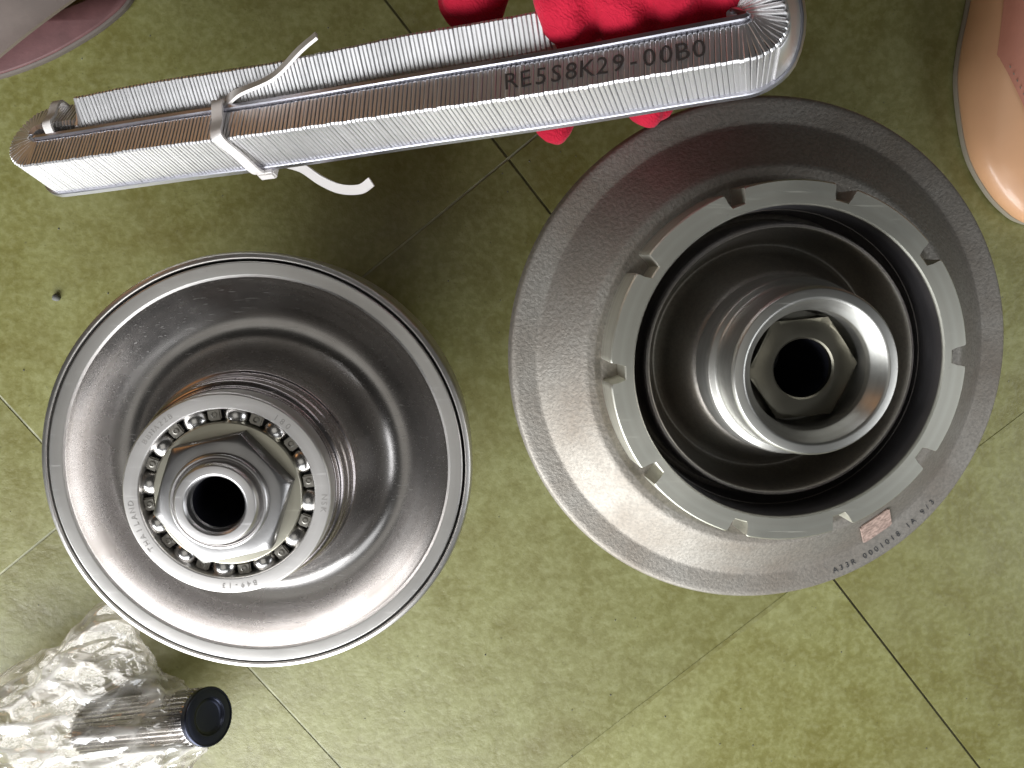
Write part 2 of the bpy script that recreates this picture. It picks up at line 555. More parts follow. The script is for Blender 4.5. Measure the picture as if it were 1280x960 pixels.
br = bpy.data.objects.new('ball_bearing', None); br.empty_display_size = 0.01
COL.objects.link(br); br.parent = pl
prof = [(0.0350, 0.128), (0.0358, 0.1285), (0.0358, 0.1392), (0.0353, 0.1400), (0.0304, 0.1400), (0.0300, 0.1395), (0.0298, 0.128)]
obj('outer_race', lathe(prof, 192, 0.0003), M['race'], br)
prof = [(0.0256, 0.128), (0.0256, 0.1382), (0.0252, 0.1390), (0.0180, 0.1390)]
obj('inner_race', lathe(prof, 192, 0.0003), M['inner_race'], br)
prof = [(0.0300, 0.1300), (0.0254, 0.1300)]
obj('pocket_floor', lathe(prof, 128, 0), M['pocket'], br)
bm = bmesh.new()
bmesh.ops.create_uvsphere(bm, u_segments=24, v_segments=16, radius=0.0046)
ball0 = obj('ball', bm, M['ball'], br, 180)
pad_bm = bmesh.new()
bmesh.ops.create_cube(pad_bm, size=1, matrix=Matrix.Diagonal((0.0040, 0.0046, 0.0022, 1)))
bmesh.ops.bevel(pad_bm, geom=pad_bm.edges[:], offset=0.0005, segments=2, affect='EDGES')
pad0 = obj('cage_pad', pad_bm, M['cage'], br, 40)
riv = lathe([(0.0, 0.0006), (0.0007, 0.0005), (0.0011, 0.0)], 16, 0)
riv_me = bpy.data.meshes.new('rivet_head'); riv.to_mesh(riv_me); riv.free()
pr = 0.0275
A0 = 83.0
for k in range(12):
    a = R(A0 - 30 * k)
    b = ball0 if k == 0 else ball0.copy()
    if k:
        COL.objects.link(b); b.parent = br
    b.location = (pr * math.cos(a), pr * math.sin(a), 0.1343)
    b.rotation_euler = (random.random() * 3, random.random() * 3, 0)
    a2 = a - R(15)
    c = pad0 if k == 0 else pad0.copy()
    if k:
        COL.objects.link(c); c.parent = br
    c.location = (0.0279 * math.cos(a2), 0.0279 * math.sin(a2), 0.1362)
    c.rotation_euler = (0, 0, a2)
bm = bmesh.new()
for k in range(12):
    a2 = R(A0 - 30 * k - 15)
    ring0 = []
    for (rr, z) in ((0.0011, 0.1373), (0.0011, 0.1376), (0.0007, 0.1377), (0.0006, 0.1374), (0.0, 0.1374)):
        ring0.append([(0.0279 * math.cos(a2) + rr * math.cos(q * PI / 6), 0.0279 * math.sin(a2) + rr * math.sin(q * PI / 6), z) for q in range(12)])
    vs = [[bm.verts.new(p) for p in L] for L in ring0[:-1]]
    for x, y in zip(vs, vs[1:]):
        for q in range(12):
            bm.faces.new((x[q], x[(q + 1) % 12], y[(q + 1) % 12], y[q]))
    bm.faces.new(vs[-1])
rv = obj('rivet_heads', bm, M['cage'], br, 40); rv['kind'] = 'stuff'
# wavy pressed ribbon that runs round the balls
loops = []
nseg = 144
for q in range(nseg):
    a = 2 * PI * q / nseg
    ph = math.cos(12 * (a - R(A0)))
    z = 0.1345 - 0.0018 * max(0, ph)
    L = []
    for rr, dz in ((0.0262, -0.0003), (0.0262, 0.0003), (0.0290, 0.0003), (0.0290, -0.0003)):
        L.append((rr * math.cos(a), rr * math.sin(a), z + dz))
    loops.append(L)
loops.append(loops[0])
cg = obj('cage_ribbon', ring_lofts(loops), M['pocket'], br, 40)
bm = bmesh.new()
arc_text(bm, 'BBHA22B', 0.0026, 0.0329, 0.14006, 134, 0.0021)
arc_text(bm, '180', 0.0030, 0.0325, 0.14006, 52, 0.0025)
arc_text(bm, 'NSK', 0.0028, 0.0335, 0.14006, -6, 0.0023)
arc_text(bm, 'B49-13', 0.0026, 0.0330, 0.14006, -85, 0.0022)
arc_text(bm, 'THAILAND', 0.0028, 0.0331, 0.14006, 200, 0.0025)
obj('lettering', bm, M['etch'], br, None)['kind'] = 'stuff'
obj('hexagon_nut', hex_nut(0.0206, 0.1392, 0.1472, 0.0150, R(12), 0.38), M['nut'], pl, 42)
prof = [(0.0150, 0.140), (0.0166, 0.1470), (0.0164, 0.1492), (0.0157, 0.1498), (0.0150, 0.1496), (0.0148, 0.1478), (0.0141, 0.1476), (0.0140, 0.1515), (0.0133, 0.1528), (0.0104, 0.1530), (0.0095, 0.1518), (0.0094, 0.1490), (0.0090, 0.1484)]
obj('hollow_shaft', lathe(prof, 128, 0.0003), M['shaft'], pl)

obj('bore', lathe([(0.0091, 0.1488), (0.0089, 0.1470), (0.0088, 0.090), (0.0, 0.088)], 96, 0.0003), M['pocket'], pl)  # depth of the hole darkened by its colour

# ------------------------------------------------------------------ right pulley: cast disc with a notched ring, dish and hub
RP = (0.1131, -0.0325, 0.0005)
pr_ = thing('pulley', 'large rough cast steel pulley with a notched ring and empty hub recess holding a nut', 'pulley', RP, (0, R(0.6), 0), 'pulleys lying on the floor')
pr_.scale = (1.025, 1.025, 1.0)
prof = [(0.034, 0.0), (0.034, 0.060), (0.060, 0.072), (0.0965, 0.0885), (0.0995, 0.0900), (0.1003, 0.0920), (0.1003, 0.0975), (0.0992, 0.0996), (0.0975, 0.1001), (0.0900, 0.1008), (0.0892, 0.1010)]
prof2 = [(0.0892, 0.1010), (0.0880, 0.1018), (0.0738, 0.1135), (0.0726, 0.1143), (0.0716, 0.1147), (0.0688, 0.1149), (0.0676, 0.1144), (0.0664, 0.1139), (0.0560, 0.1138)]
obj('cast_disc', lathe(prof + prof2[1:], 256, 0.0007), M['cast'], pr_, 40)
# notched ring: ten notches cut into its outer edge
NZ = 0.130
loops = []
angs = []
for k in range(10):
    c = R(2.6 + 36 * k)
    hw = 0.0037 / 0.0655
    for t in (-1.55, -1.22, -1.06, -1.0, -0.93, -0.7, 0, 0.7, 0.93, 1.0, 1.06, 1.22, 1.55):
        angs.append((c + t * hw, t))
    for q in range(1, 9):
        angs.append((c + 1.55 * hw + (2 * PI / 10 - 3.1 * hw) * q / 9, 9))
for a, t in angs:
    ro = 0.0653
    if abs(t) <= 0.93:
        ro = 0.0600 + (0.0006 if abs(t) > 0.8 else 0) + (0.0016 if abs(t) > 0.92 else 0)
    elif abs(t) <= 1.0:
        ro = 0.0640
    elif abs(t) <= 1.07:
        ro = 0.0650
    cut = abs(t) <= 1.0
    foot = 0.1130
    pts = []
    for rr, z in ((ro + (0.0010 if not cut else 0.0002), foot), (ro + 0.0001, NZ - 0.0006), (ro - 0.0004, NZ), (0.0572, NZ), (0.0567, NZ - 0.0006), (0.0566, NZ - 0.0012), (0.0575, NZ - 0.0016)):
        pts.append((rr * math.cos(a), rr * math.sin(a), z))
    loops.append(pts)
loops.append(loops[0])
obj('notched_ring', ring_lofts(loops, closed=False), M['ring'], pr_, 28)
obj('ring_bore', lathe([(0.0568, NZ - 0.0011), (0.0564, NZ - 0.008), (0.0560, 0.1100), (0.0556, 0.0985)], 224, 0.0003), M['bore_steel'], pr_)
prof = [(0.0560, 0.0990), (0.0550, 0.0985), (0.0537, 0.0980), (0.0527, 0.1010), (0.0520, 0.1150), (0.0512, 0.1195)]
prof += smooth_curve([(0.0512, 0.1195), (0.0503, 0.1208), (0.0490, 0.1200), (0.0472, 0.1110), (0.0452, 0.1030), (0.0430, 0.1010), (0.0395, 0.1090), (0.0345, 0.1190), (0.0322, 0.1220)], 6)
obj('dish', lathe(prof, 224, 0.0003), M['dish'], pr_, 40)
prof = [(0.0324, 0.1195), (0.0320, 0.1330), (0.0314, 0.1350), (0.0293, 0.1360), (0.0287, 0.1372), (0.0285, 0.1512), (0.0278, 0.1526), (0.0249, 0.1530), (0.0242, 0.1526), (0.0208, 0.1472), (0.0204, 0.1450), (0.0203, 0.1350), (0.0200, 0.1310), (0.0106, 0.1310), (0.0105, 0.1300)]
obj('hub', lathe(prof, 192, 0.0004), M['hub'], pr_)
obj('hexagon_nut', hex_nut(0.0171, 0.1305, 0.1415, 0.0103, R(5), 0.35, 0.003), M['oldnut'], pr_, 42)
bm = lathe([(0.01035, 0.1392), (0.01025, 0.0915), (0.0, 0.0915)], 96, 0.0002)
obj('bore', bm, M['pocket'], pr_)  # same painted shade as in the left pulley's hole
# blank etched square and dark marking on the disc's outer band
bm = bmesh.new()
bmesh.ops.create_cube(bm, size=1, matrix=Matrix.Diagonal((0.0155, 0.0138, 0.0005, 1)))
bmesh.ops.bevel(bm, geom=[e for e in bm.edges if abs(e.verts[0].co.z - e.verts[1].co.z) > 1e-5], offset=0.0008, segments=2, affect='EDGES')
pa = R(-55)
pp = obj('etched_patch', bm, M['plate'], pr_, None)
pp.location = (0.0833 * math.cos(pa), 0.0833 * math.sin(pa), 0.10610)
pp.rotation_euler = Euler((0, 0, pa), 'XYZ')
pp.rotation_euler = (Matrix.Rotation(pa, 3, 'Z') @ Matrix.Rotation(R(39.5), 3, 'Y')).to_euler()
bm = bmesh.new()
arc_text(bm, 'A33R 0001018 1A 9/3', 0.0034, 0.0950, 0.10052, -54, 0.0027, True)
obj('marking', bm, M['etchdark'], pr_, None)['kind'] = 'stuff'

# ------------------------------------------------------------------ belt of steel elements, flattened loop held in the hand
BA = Vector((-0.1817, 0.0440, 0.082)); BB = Vector((0.0775, 0.0652, 0.177))
t_ = (BB - BA).normalized()
a0 = Vector((0, 0, 1)); a0 = (a0 - t_ * a0.dot(t_)).normalized()
y0 = a0.cross(t_)
TAU = R(30)
a_ = (a0 * math.cos(TAU) + y0 * math.sin(TAU)).normalized()
y_ = a_.cross(t_)
LH = (BB - BA).length / 2
GY = 0.0158; W2 = 0.0106; RT = 0.00660
org = (BA + BB) / 2 - a_ * W2 + y_ * (GY / 2 + RT)
BM = Matrix(((t_.x, y_.x, a_.x, org.x), (t_.y, y_.y, a_.y, org.y), (t_.z, y_.z, a_.z, org.z), (0, 0, 0, 1)))
belt = thing('transmission_belt', 'flattened loop of steel transmission belt with thin stacked plates held above the pulleys', 'belt', (0, 0, 0))
belt.matrix_world = BM
RG = GY / 2
PER = 4 * LH + 2 * PI * RG
BACK = R(-47)
def sstep(x, a, b):
    x = max(0, min(1, (x - a) / (b - a)))
    return x * x * (3 - 2 * x)
def station(s):
    """frame on the loop at arc length s: position, tangent angle, twist"""
    s %= PER
    if s < 2 * LH:
        p, ph = Vector((-LH + s, -RG, 0)), 0
    elif s < 2 * LH + PI * RG:
        a = (s - 2 * LH) / RG
        p, ph = Vector((LH + RG * math.sin(a), -RG * math.cos(a), 0)), a
    elif s < 4 * LH + PI * RG:
        u = s - 2 * LH - PI * RG
        p, ph = Vector((LH - u, RG, 0)), PI
    else:
        a = (s - 4 * LH - PI * RG) / RG
        p, ph = Vector((-LH - RG * math.sin(a), RG * math.cos(a), 0)), PI + a
    x = p.x
    tw = 0.0
    if p.y > -RG * 0.999 or True:
        back = sstep(p.y, -RG, RG)
        tw = BACK * back * sstep(x, -LH + 0.016, -LH + 0.024) + R(14) * back * (1 - sstep(x, -LH + 0.016, -LH + 0.024))
    tw += R(12) * sstep(x, -LH, LH) * (1 - sstep(p.y, -RG, RG))
    # slight bow of the whole loop
    bow = 0.004 * (1 - (x / LH) ** 2) if abs(x) < LH else 0
    p.z += -0.0015 * (1 - min(1, (x / LH) ** 2))
    p.y += W2 * math.sin(-tw) * 0.62 * (1 if tw < 0 else 0)
    p.z += 0.0085 * max(0, -tw / R(62))
    if p.y > 0:
        p.y += 0.0065 * sstep(x, 0.072, 0.095) * (1 - sstep(x, 0.120, LH + RG))
    p.y += 0.0006 * math.sin(x * 60) * (1 if p.y > 0 else 0.3)
    return p, ph, tw
def smat(s):
    p, ph, tw = station(s)
    return Matrix.Translation(p) @ Matrix.Rotation(ph, 4, 'Z') @ Matrix.Rotation(tw, 4, 'X')
# one element: y inward, z along the loop's axis, x along travel
def element_bm(bm=None, mtx=None):
    bm = bm or bmesh.new()
    outl = [(-RT + 0.0006, W2), (RT - 0.0016, W2), (RT, W2 - 0.0012), (RT, -W2 + 0.001), (RT - 0.001, -W2), (-RT + 0.001, -W2), (-RT, -W2 + 0.001), (-RT, W2 - 0.0006)]
    th = 0.00073
    loops = []
    for x, ins in ((-th, 0.00020), (-th * 0.65, 0), (th * 0.65, 0), (th, 0.00020)):
        loops.append([bm.verts.new((mtx or Matrix()) @ Vector((x, y * (1 - ins / RT), z * (1 - ins / W2)))) for y, z in outl])
    for a, b in zip(loops, loops[1:]):
        for i in range(8):
            bm.faces.new((a[i], a[(i + 1) % 8], b[(i + 1) % 8], b[i]))
    bm.faces.new(loops[0]); bm.faces.new(loops[-1])
    return bm
pitch = 0.00162
stations = []
q = -PI * RG * 0.6
while q < PER - PI * RG * 0.6:
    stations.append(q)
    sm_ = q % PER
    turn = 2 * LH - 2 * pitch < sm_ < 2 * LH + PI * RG or sm_ > 4 * LH + PI * RG - 2 * pitch
    q += pitch * (0.60 if turn else 1.0)
nel = len(stations)
e0 = None
rest = bmesh.new()
for k, s in enumerate(stations):
    jit = Matrix.Translation((0, random.gauss(0, 0.00004), random.gauss(0, 0.00006))) @ Matrix.Rotation(random.gauss(0, 0.006), 4, 'X') @ Matrix.Rotation(random.gauss(0, 0.006), 4, 'Z')
    m = smat(s) @ jit
    if k < 226 or k >= nel - 74:
        if e0 is None:
            e0 = obj('belt_element', element_bm(), M['element'], belt, 25)
            e = e0
        else:
            e = bpy.data.objects.new('belt_element', e0.data)
            COL.objects.link(e)
            e.parent = belt
        e.matrix_local = m
    else:
        element_bm(rest, m)
ro = obj('belt_elements', rest, M['element'], belt, 25)
ro['kind'] = 'stuff'
def sweep(cross, n=220, s0=-PI * RG * 0.5, s1=2 * LH + PI * RG * 0.9):
    loops = []
    for k in range(n):
        m = smat(s0 + (s1 - s0) * k / (n - 1))
        loops.append([m @ Vector((0, y, z)) for y, z in cross])
    return ring_lofts(loops, True)
obj('ring_pack', sweep([(RT - 0.0006, 0.0080), (RT - 0.0006, W2 + 0.0006), (RT - 0.0002, W2 + 0.0010), (RT + 0.0012, W2 + 0.0010), (RT + 0.0016, W2 + 0.0005), (RT + 0.0016, 0.0080)]), M['ringpack'], belt, 35)
obj('ring_pack', sweep([(-RT + 0.0006, -W2 + 0.0008), (-RT - 0.0010, -W2 + 0.0008), (-RT - 0.0013, -W2 + 0.0011), (-RT - 0.0013, -W2 + 0.0030), (-RT - 0.0010, -W2 + 0.0033), (-RT + 0.0006, -W2 + 0.0033)]), M['ringpack'], belt, 35)
obj('ring_pack', sweep([(-RT + 0.0006, -W2 + 0.0036), (-RT - 0.0004, -W2 + 0.0036), (-RT - 0.0006, -W2 + 0.0040), (-RT - 0.0006, W2 - 0.0022), (-RT - 0.0003, W2 - 0.0017), (-RT + 0.0006, W2 - 0.0017)], 60, 2 * LH + PI * RG * 0.22, 2 * LH + PI * RG * 0.95), M['element'], belt, 35)
# marker lettering on the flank of the front run
bm = bmesh.new()
txt = 'RE5S8K29-00B0'
for i, ch in enumerate(txt):
    x = 0.0660 + i * 0.0050
    mm = smat(x + LH) @ Matrix.Translation((0, -0.0030, W2 + 0.00016)) @ Matrix.Rotation(random.uniform(-0.06, 0.10), 4, 'Z') @ Matrix.Shear('XY', 4, (-0.12, 0))
    put_glyph(bm, ch, 0.0084, mm)
obj('lettering', bm, M['ink'], belt, None)['kind'] = 'stuff'

# ------------------------------------------------------------------ zip ties
def strap_mesh(pts, width, thick, side=None, n=6):
    """flat strap along a polyline; the flat faces turn with the path inside the plane whose normal is side"""
    P = [Vector(p) for p in smooth_curve3(pts, n)]
    loops = []
    for i, p in enumerate(P):
        tan = (P[min(i + 1, len(P) - 1)] - P[max(i - 1, 0)]).normalized()
        sd = (side - tan * side.dot(tan)).normalized()
        nn = tan.cross(sd)
        loops.append([p + sd * width / 2 + nn * thick / 2, p - sd * width / 2 + nn * thick / 2, p - sd * width / 2 - nn * thick / 2, p + sd * width / 2 - nn * thick / 2])
    return ring_lofts(loops, True)
def smooth_curve3(pts, k):
    P = [Vector(p) for p in pts]
    P = [P[0] * 2 - P[1]] + P + [P[-1] * 2 - P[-2]]
    out = []
    for i in range(1, len(P) - 2):
        for s in range(k):
            t = s / k
            out.append(0.5 * ((2 * P[i]) + (P[i + 1] - P[i - 1]) * t + (2 * P[i - 1] - 5 * P[i] + 4 * P[i + 1] - P[i + 2]) * t * t + (3 * P[i] - P[i - 1] - 3 * P[i + 1] + P[i + 2]) * t ** 3))
    out.append(P[-2])
    return out
zt = thing('zip_tie', 'white nylon zip tie cinched round the front run of the belt with a curled tail', 'zip tie')
zt.matrix_world = BM
xz = -0.0490
fo = -RG - RT - 0.0010; fi = -RG + RT + 0.0028; zt_ = W2 + 0.0006; zb = -W2 - 0.0008
sx = Vector((1, 0, 0.0))
loop = [(xz - 0.001, fi, -0.004), (xz - 0.001, fi - 0.0002, zt_ - 0.003), (xz, fi - 0.0018, zt_ + 0.0010), (xz + 0.001, -RG, zt_ - 0.0002), (xz + 0.002, fo + 0.0018, zt_), (xz + 0.003, fo - 0.0003, zt_ - 0.0022), (xz + 0.0045, fo - 0.0006, 0), (xz + 0.006, fo - 0.0012, zb + 0.002), (xz + 0.007, fo + 0.0015, zb - 0.0006), (xz + 0.007, -RG, zb - 0.001)]
obj('strap', strap_mesh(loop, 0.0046, 0.0010, sx, 8), M['tie'], zt, 40)
bm = bmesh.new()
bmesh.ops.create_cube(bm, size=1, matrix=Matrix.Translation((xz + 0.0085, fo + 0.001, zb - 0.0012)) @ Matrix.Diagonal((0.0075, 0.0058, 0.0040, 1)))
bmesh.ops.bevel(bm, geom=bm.edges[:], offset=0.0007, segments=2, affect='EDGES')
obj('head', bm, M['tie'], zt, 40)
tail = [(xz + 0.012, fo + 0.005, zb - 0.001), (xz + 0.022, fo + 0.002, zb - 0.003), (xz + 0.030, fo - 0.0030, zb - 0.006), (xz + 0.038, fo - 0.0065, zb - 0.008), (xz + 0.046, fo - 0.0070, zb - 0.009), (xz + 0.051, fo - 0.0050, zb - 0.008)]
obj('tail', strap_mesh(tail, 0.0036, 0.0011, Vector((0, 0.8, 0.6)), 6), M['tie'], zt, 40)
z2 = thing('zip_tie', 'pale zip tie end lying across the back run and sticking over its top edge', 'zip tie')
z2.matrix_world = BM
tail2 = [(xz + 0.001, fi + 0.0006, zt_ - 0.002), (xz + 0.011, 0.0005, zt_ + 0.0030), (xz + 0.026, RG - 0.005, zt_ + 0.0050), (xz + 0.038, RG + 0.0015, zt_ + 0.0085), (xz + 0.045, RG + 0.0050, zt_ + 0.0100)]
obj('strap', strap_mesh(tail2, 0.0040, 0.0011, Vector((0.5, -0.5, 0.2)), 6), M['tie'], z2, 40)
z3 = thing('zip_tie', 'small pale zip tie round the back run near the narrow left end of the belt', 'zip tie')
z3.matrix_world = BM
x3 = -LH + 0.0075
ring3 = [(x3, RG - RT - 0.0026, -0.004), (x3, RG - RT - 0.0024, zt_ - 0.003), (x3, RG - RT + 0.001, zt_ + 0.0025), (x3 - 0.001, RG, zt_ + 0.0012), (x3 - 0.001, RG + RT, zt_ + 0.001), (x3 - 0.001, RG + RT + 0.0012, zt_ - 0.003), (x3, RG + RT + 0.001, -0.006)]
obj('strap', strap_mesh(ring3, 0.0042, 0.0010, sx, 6), M['tie'], z3, 40)

# ------------------------------------------------------------------ gloved hand gripping the belt
def blob_mesh(name, chains, ells, voxel, mat, rough_amp=0.0006, xf=None):
    tb = bmesh.new(); bmesh.ops.create_icosphere(tb, subdivisions=3, radius=1)
    tb.verts.ensure_lookup_table()
    tv = [v.co.copy() for v in tb.verts]; tf = [tuple(v.index for v in f.verts) for f in tb.faces]; tb.free()
    V, F = [], []
    def add(m):
        o = len(V)
        V.extend(m @ v for v in tv)
        F.extend(tuple(i + o for i in f) for f in tf)
    for ch in chains:
        for (p, r0), (q, r1) in zip(ch, ch[1:]):
            p, q = Vector(p), Vector(q)
            n = max(2, int((q - p).length / (min(r0, r1) * 0.25)))
            for i in range(n + 1):
                t = i / n
                add(Matrix.Translation(p.lerp(q, t)) @ Matrix.Scale(r0 * (1 - t) + r1 * t, 4))
    for c, sz, rot in ells:
        add(Matrix.Translation(c) @ Euler(rot).to_matrix().to_4x4() @ Matrix.Diagonal((*sz, 1)))
    me0 = bpy.data.meshes.new('tmp0'); me0.from_pydata([tuple(v) for v in V], [], F)
    bm = bmesh.new(); bm.from_mesh(me0); bpy.data.meshes.remove(me0)
    if xf is not None:
        bm.transform(xf)
    me = bpy.data.meshes.new('tmp'); bm.to_mesh(me); bm.free()
    o = bpy.data.objects.new('tmp', me); COL.objects.link(o)
    md = o.modifiers.new('r', 'REMESH'); md.mode = 'VOXEL'; md.voxel_size = voxel
    sm = o.modifiers.new('s', 'SMOOTH'); sm.factor = 0.5; sm.iterations = 14
    dg = bpy.context.evaluated_depsgraph_get()
    me2 = bpy.data.meshes.new_from_object(o.evaluated_get(dg))
    me2.name = name
    bpy.data.objects.remove(o)
    cos = [v.co.copy() for v in me2.vertices]
    nos = [v.normal.copy() for v in me2.vertices]
    flat = []
    for c, n in zip(cos, nos):
        k = noise.noise(c * 90) * 2.0 + noise.noise(c * 240) * 0.6 - 1.6 * max(0, 1 - 5 * abs(noise.noise(Vector((c.x * 60, c.y * 30, c.z * 45)))))
        flat.extend(c + n * k * rough_amp)
    me2.vertices.foreach_set('co', flat)
    me2.update()
    return link_mesh(name, me2, mat, None, None, 180)
zt0 = W2
chains = []
# four fingers over the back run and into the gap
for x, dr in ((0.0840, 0.0), (0.1020, 0.0004), (0.1190, -0.0004), (0.1345, -0.0012)):
    r = 0.0112 + dr
    chains.append([((x - 0.004, 0.080, 0.002), r * 1.15), ((x - 0.002, 0.052, zt0 + 0.006), r * 1.06), ((x, 0.030, zt0 + 0.010), r), ((x, 0.014, zt0 + 0.006), r * 0.94), ((x, 0.0080, zt0 - 0.005), r * 0.74)])
# index finger folded behind the belt, tip hanging down
chains.append([((0.078, 0.080, 0.004), 0.0150), ((0.068, 0.058, 0.020), 0.0155), ((0.057, 0.042, 0.020), 0.0148), ((0.0490, 0.0290, 0.011), 0.0128)])
# thumb passing under the belt
chains.append([((0.080, 0.095, -0.020), 0.0145), ((0.076, 0.055, -0.026), 0.0125), ((0.073, 0.022, -0.030), 0.0112), ((0.0695, 0.009, -0.030), 0.0095), ((0.069, 0.0030, -0.030), 0.0078)])
chains.append([((0.105, 0.090, -0.022), 0.0125), ((0.102, 0.040, -0.030), 0.0115), ((0.104, 0.010, -0.032), 0.0095)])
ells = [((0.105, 0.115, -0.008), (0.046, 0.042, 0.019), (0, 0, 0.1)), ((0.112, 0.175, -0.004), (0.034, 0.060, 0.024), (0, 0, 0.05))]
gl = blob_mesh('gloved_hand', chains, ells, 0.0013, M['glove'], 0.0007, BM)
tag(gl, 'hand in a crimson knitted glove gripping the belt from behind', 'hand')

# ------------------------------------------------------------------ shoe, upper right
def poly_in(pts, k=6):
    return [Vector((p[0], p[1], 0)) for p in smooth_curve([(*p,) for p in pts], k)]
sh = thing('shoe', 'peach patent shoe with a pointed glossy toe on the stone floor', 'shoe', (0.297, 0.10, 0))
half = [(0.000, -0.0752), (-0.0125, -0.0730), (-0.0218, -0.0682), (-0.0340, -0.0565), (-0.0460, -0.0370), (-0.0535, -0.0060), (-0.0535, 0.0140), (-0.0505, 0.0360), (-0.0470, 0.0700), (-0.0440, 0.120), (-0.036, 0.155), (0.0, 0.172)]
hp = smooth_curve(half, 6)
outl = [Vector((x, y)) for x, y in hp] + [Vector((-x, y)) for x, y in hp[::-1][1:-1]]
def outline_loop(scale_in, z):
    c = Vector((0, 0.045))
    n = len(outl)
    res = []
    for i, p in enumerate(outl):
        d = (outl[(i + 1) % n] - outl[i - 1]).normalized()
        nrm = Vector((d.y, -d.x))
        if nrm.dot(p - c) > 0:
            nrm = -nrm
        q = p + nrm * scale_in
        res.append((q.x, q.y, z(q.x, q.y) if callable(z) else z))
    return res
obj('sole', ring_lofts([outline_loop(0.0016, 0.0), outline_loop(0.0004, 0.001), outline_loop(0.0003, 0.0032), outline_loop(0.0008, 0.0040), outline_loop(0.004, 0.0042)], True), M['shoesole'], sh, 40)
def upper_h(t, y):
    top = 0.022 + 0.026 * sstep(y, -0.07, 0.06)
    return 0.0085 + (top - 0.0085) * math.sin(t * PI / 2) ** 0.8
loops = [outline_loop(0.0012, 0.0040), outline_loop(-0.0002, 0.0075)]
c0 = Vector((0, 0.0))
for k in range(1, 15):
    t = k / 14
    L = []
    for p in outl:
        spine = Vector((0, max(-0.045, min(p.y, 0.12))))
        f = math.cos(t * PI / 2)
        q = spine + (p - spine) * (0.02 + 0.975 * f)
        L.append((q.x, q.y, upper_h(t, q.y)))
    loops.append(L)
obj('upper', ring_lofts(loops), M['patent'], sh, 180)
# vamp piece lying on the upper
def upper_top(x, y):
    # height of the upper above a point inside the outline
    hw = 0.0535 - 0.06 * max(0, y - 0.01)
    c = min(1, abs(x) / hw)
    t = math.acos(c) / (PI / 2)
    return upper_h(t, y)
bm = bmesh.new()
grid = []
for i in range(49):
    u = -1 + 2 * i / 48
    row = []
    for k in range(33):
        t = k / 32
        x = u * 0.0470
        y1 = -0.0500 + 0.056 * abs(u) ** 1.6
        y = y1 + (0.15 - y1) * t
        edge = min(1, min(t * 20, (1 - abs(u)) * 20))
        row.append(bm.verts.new((x, y, upper_top(x, y) + 0.0004 + 0.0012 * edge)))
    grid.append(row)
for i in range(48):
    for k in range(32):
        bm.faces.new((grid[i][k], grid[i + 1][k], grid[i + 1][k + 1], grid[i][k + 1]))
obj('vamp', bm, M['vamp'], sh, 180)

bm = bmesh.new()
for k in range(-46, 47):
    u = k / 50
    x = u * 0.0470
    for off in (0.0022,):
        y = -0.0500 + 0.056 * abs(u) ** 1.6 + off
        dy = 0.056 * 1.6 * abs(u) ** 0.6 * (1 if u > 0 else -1) / 0.0470
        m = Matrix.Translation((x, y, upper_top(x, y) + 0.0017)) @ Matrix.Rotation(math.atan(dy), 4, 'Z') @ Matrix.Diagonal((0.0011, 0.00035, 0.00035, 1))
        if k % 2:
            bmesh.ops.create_cube(bm, size=1, matrix=m)
stt = obj('stitching', bm, M['shoesole'], sh, None)
stt['kind'] = 'stuff'

# ------------------------------------------------------------------ slipper, upper left
sl = thing('slipper', 'flat slipper with a maroon insole and shiny strap at the floor edge', 'slipper', (-0.2385, 0.118, 0))
ed = [(-0.060, -0.030), (-0.030, -0.0300), (0.0040, -0.0225), (0.0280, -0.0140), (0.0480, -0.0035), (0.0600, 0.0045), (0.0685, 0.0120), (0.0720, 0.0190), (0.0640, 0.0215), (0.0450, 0.0130), (0.020, 0.006), (-0.010, 0.012), (-0.060, 0.030), (-0.09, 0.0)]
pts2 = smooth_curve(ed + [ed[0]], 6)[:-1]
def inset_poly(P, d, z):
    n = len(P)
    c = Vector((-0.02, 0.0))
    out = []
    for i in range(n):
        a, b = Vector(P[i - 1]), Vector(P[(i + 1) % n])
        dd = (b - a).normalized()
        nn = Vector((-dd.y, dd.x))
        q = Vector(P[i]) + nn * d
        out.append((q.x, q.y, z))
    return out
obj('sole', ring_lofts([inset_poly(pts2, 0.0008, 0), inset_poly(pts2, 0, 0.0015), inset_poly(pts2, 0, 0.0045), inset_poly(pts2, 0.0008, 0.0052)], True), M['slipedge'], sl, 40)
obj('insole', ring_lofts([inset_poly(pts2, 0.0010, 0.0051), inset_poly(pts2, 0.0012, 0.0060), inset_poly(pts2, 0.0018, 0.0065)], True), M['insole'], sl, 40)
# strap: a broad glossy band arching over the insole
loops = []
for k in range(17):
    t = k / 16
    s = Vector((-0.026, -0.053, 0)).lerp(Vector((0.082, 0.028, 0)), t)
    hgt = 0.018 + 0.012 * math.sin(PI * (0.12 + 0.76 * t))
    L = []
    for q in range(9):
        u = q / 8
        across = Vector((-0.60, 0.78, 0)) * (u * 0.040)
        L.append((s.x + across.x, s.y + across.y, hgt + 0.006 * math.sin(PI * u) ))
    loops.append(L + [(x, y, z - 0.0022) for x, y, z in L[::-1]])
obj('strap', ring_lofts(loops, True), M['strap'], sl, 45)

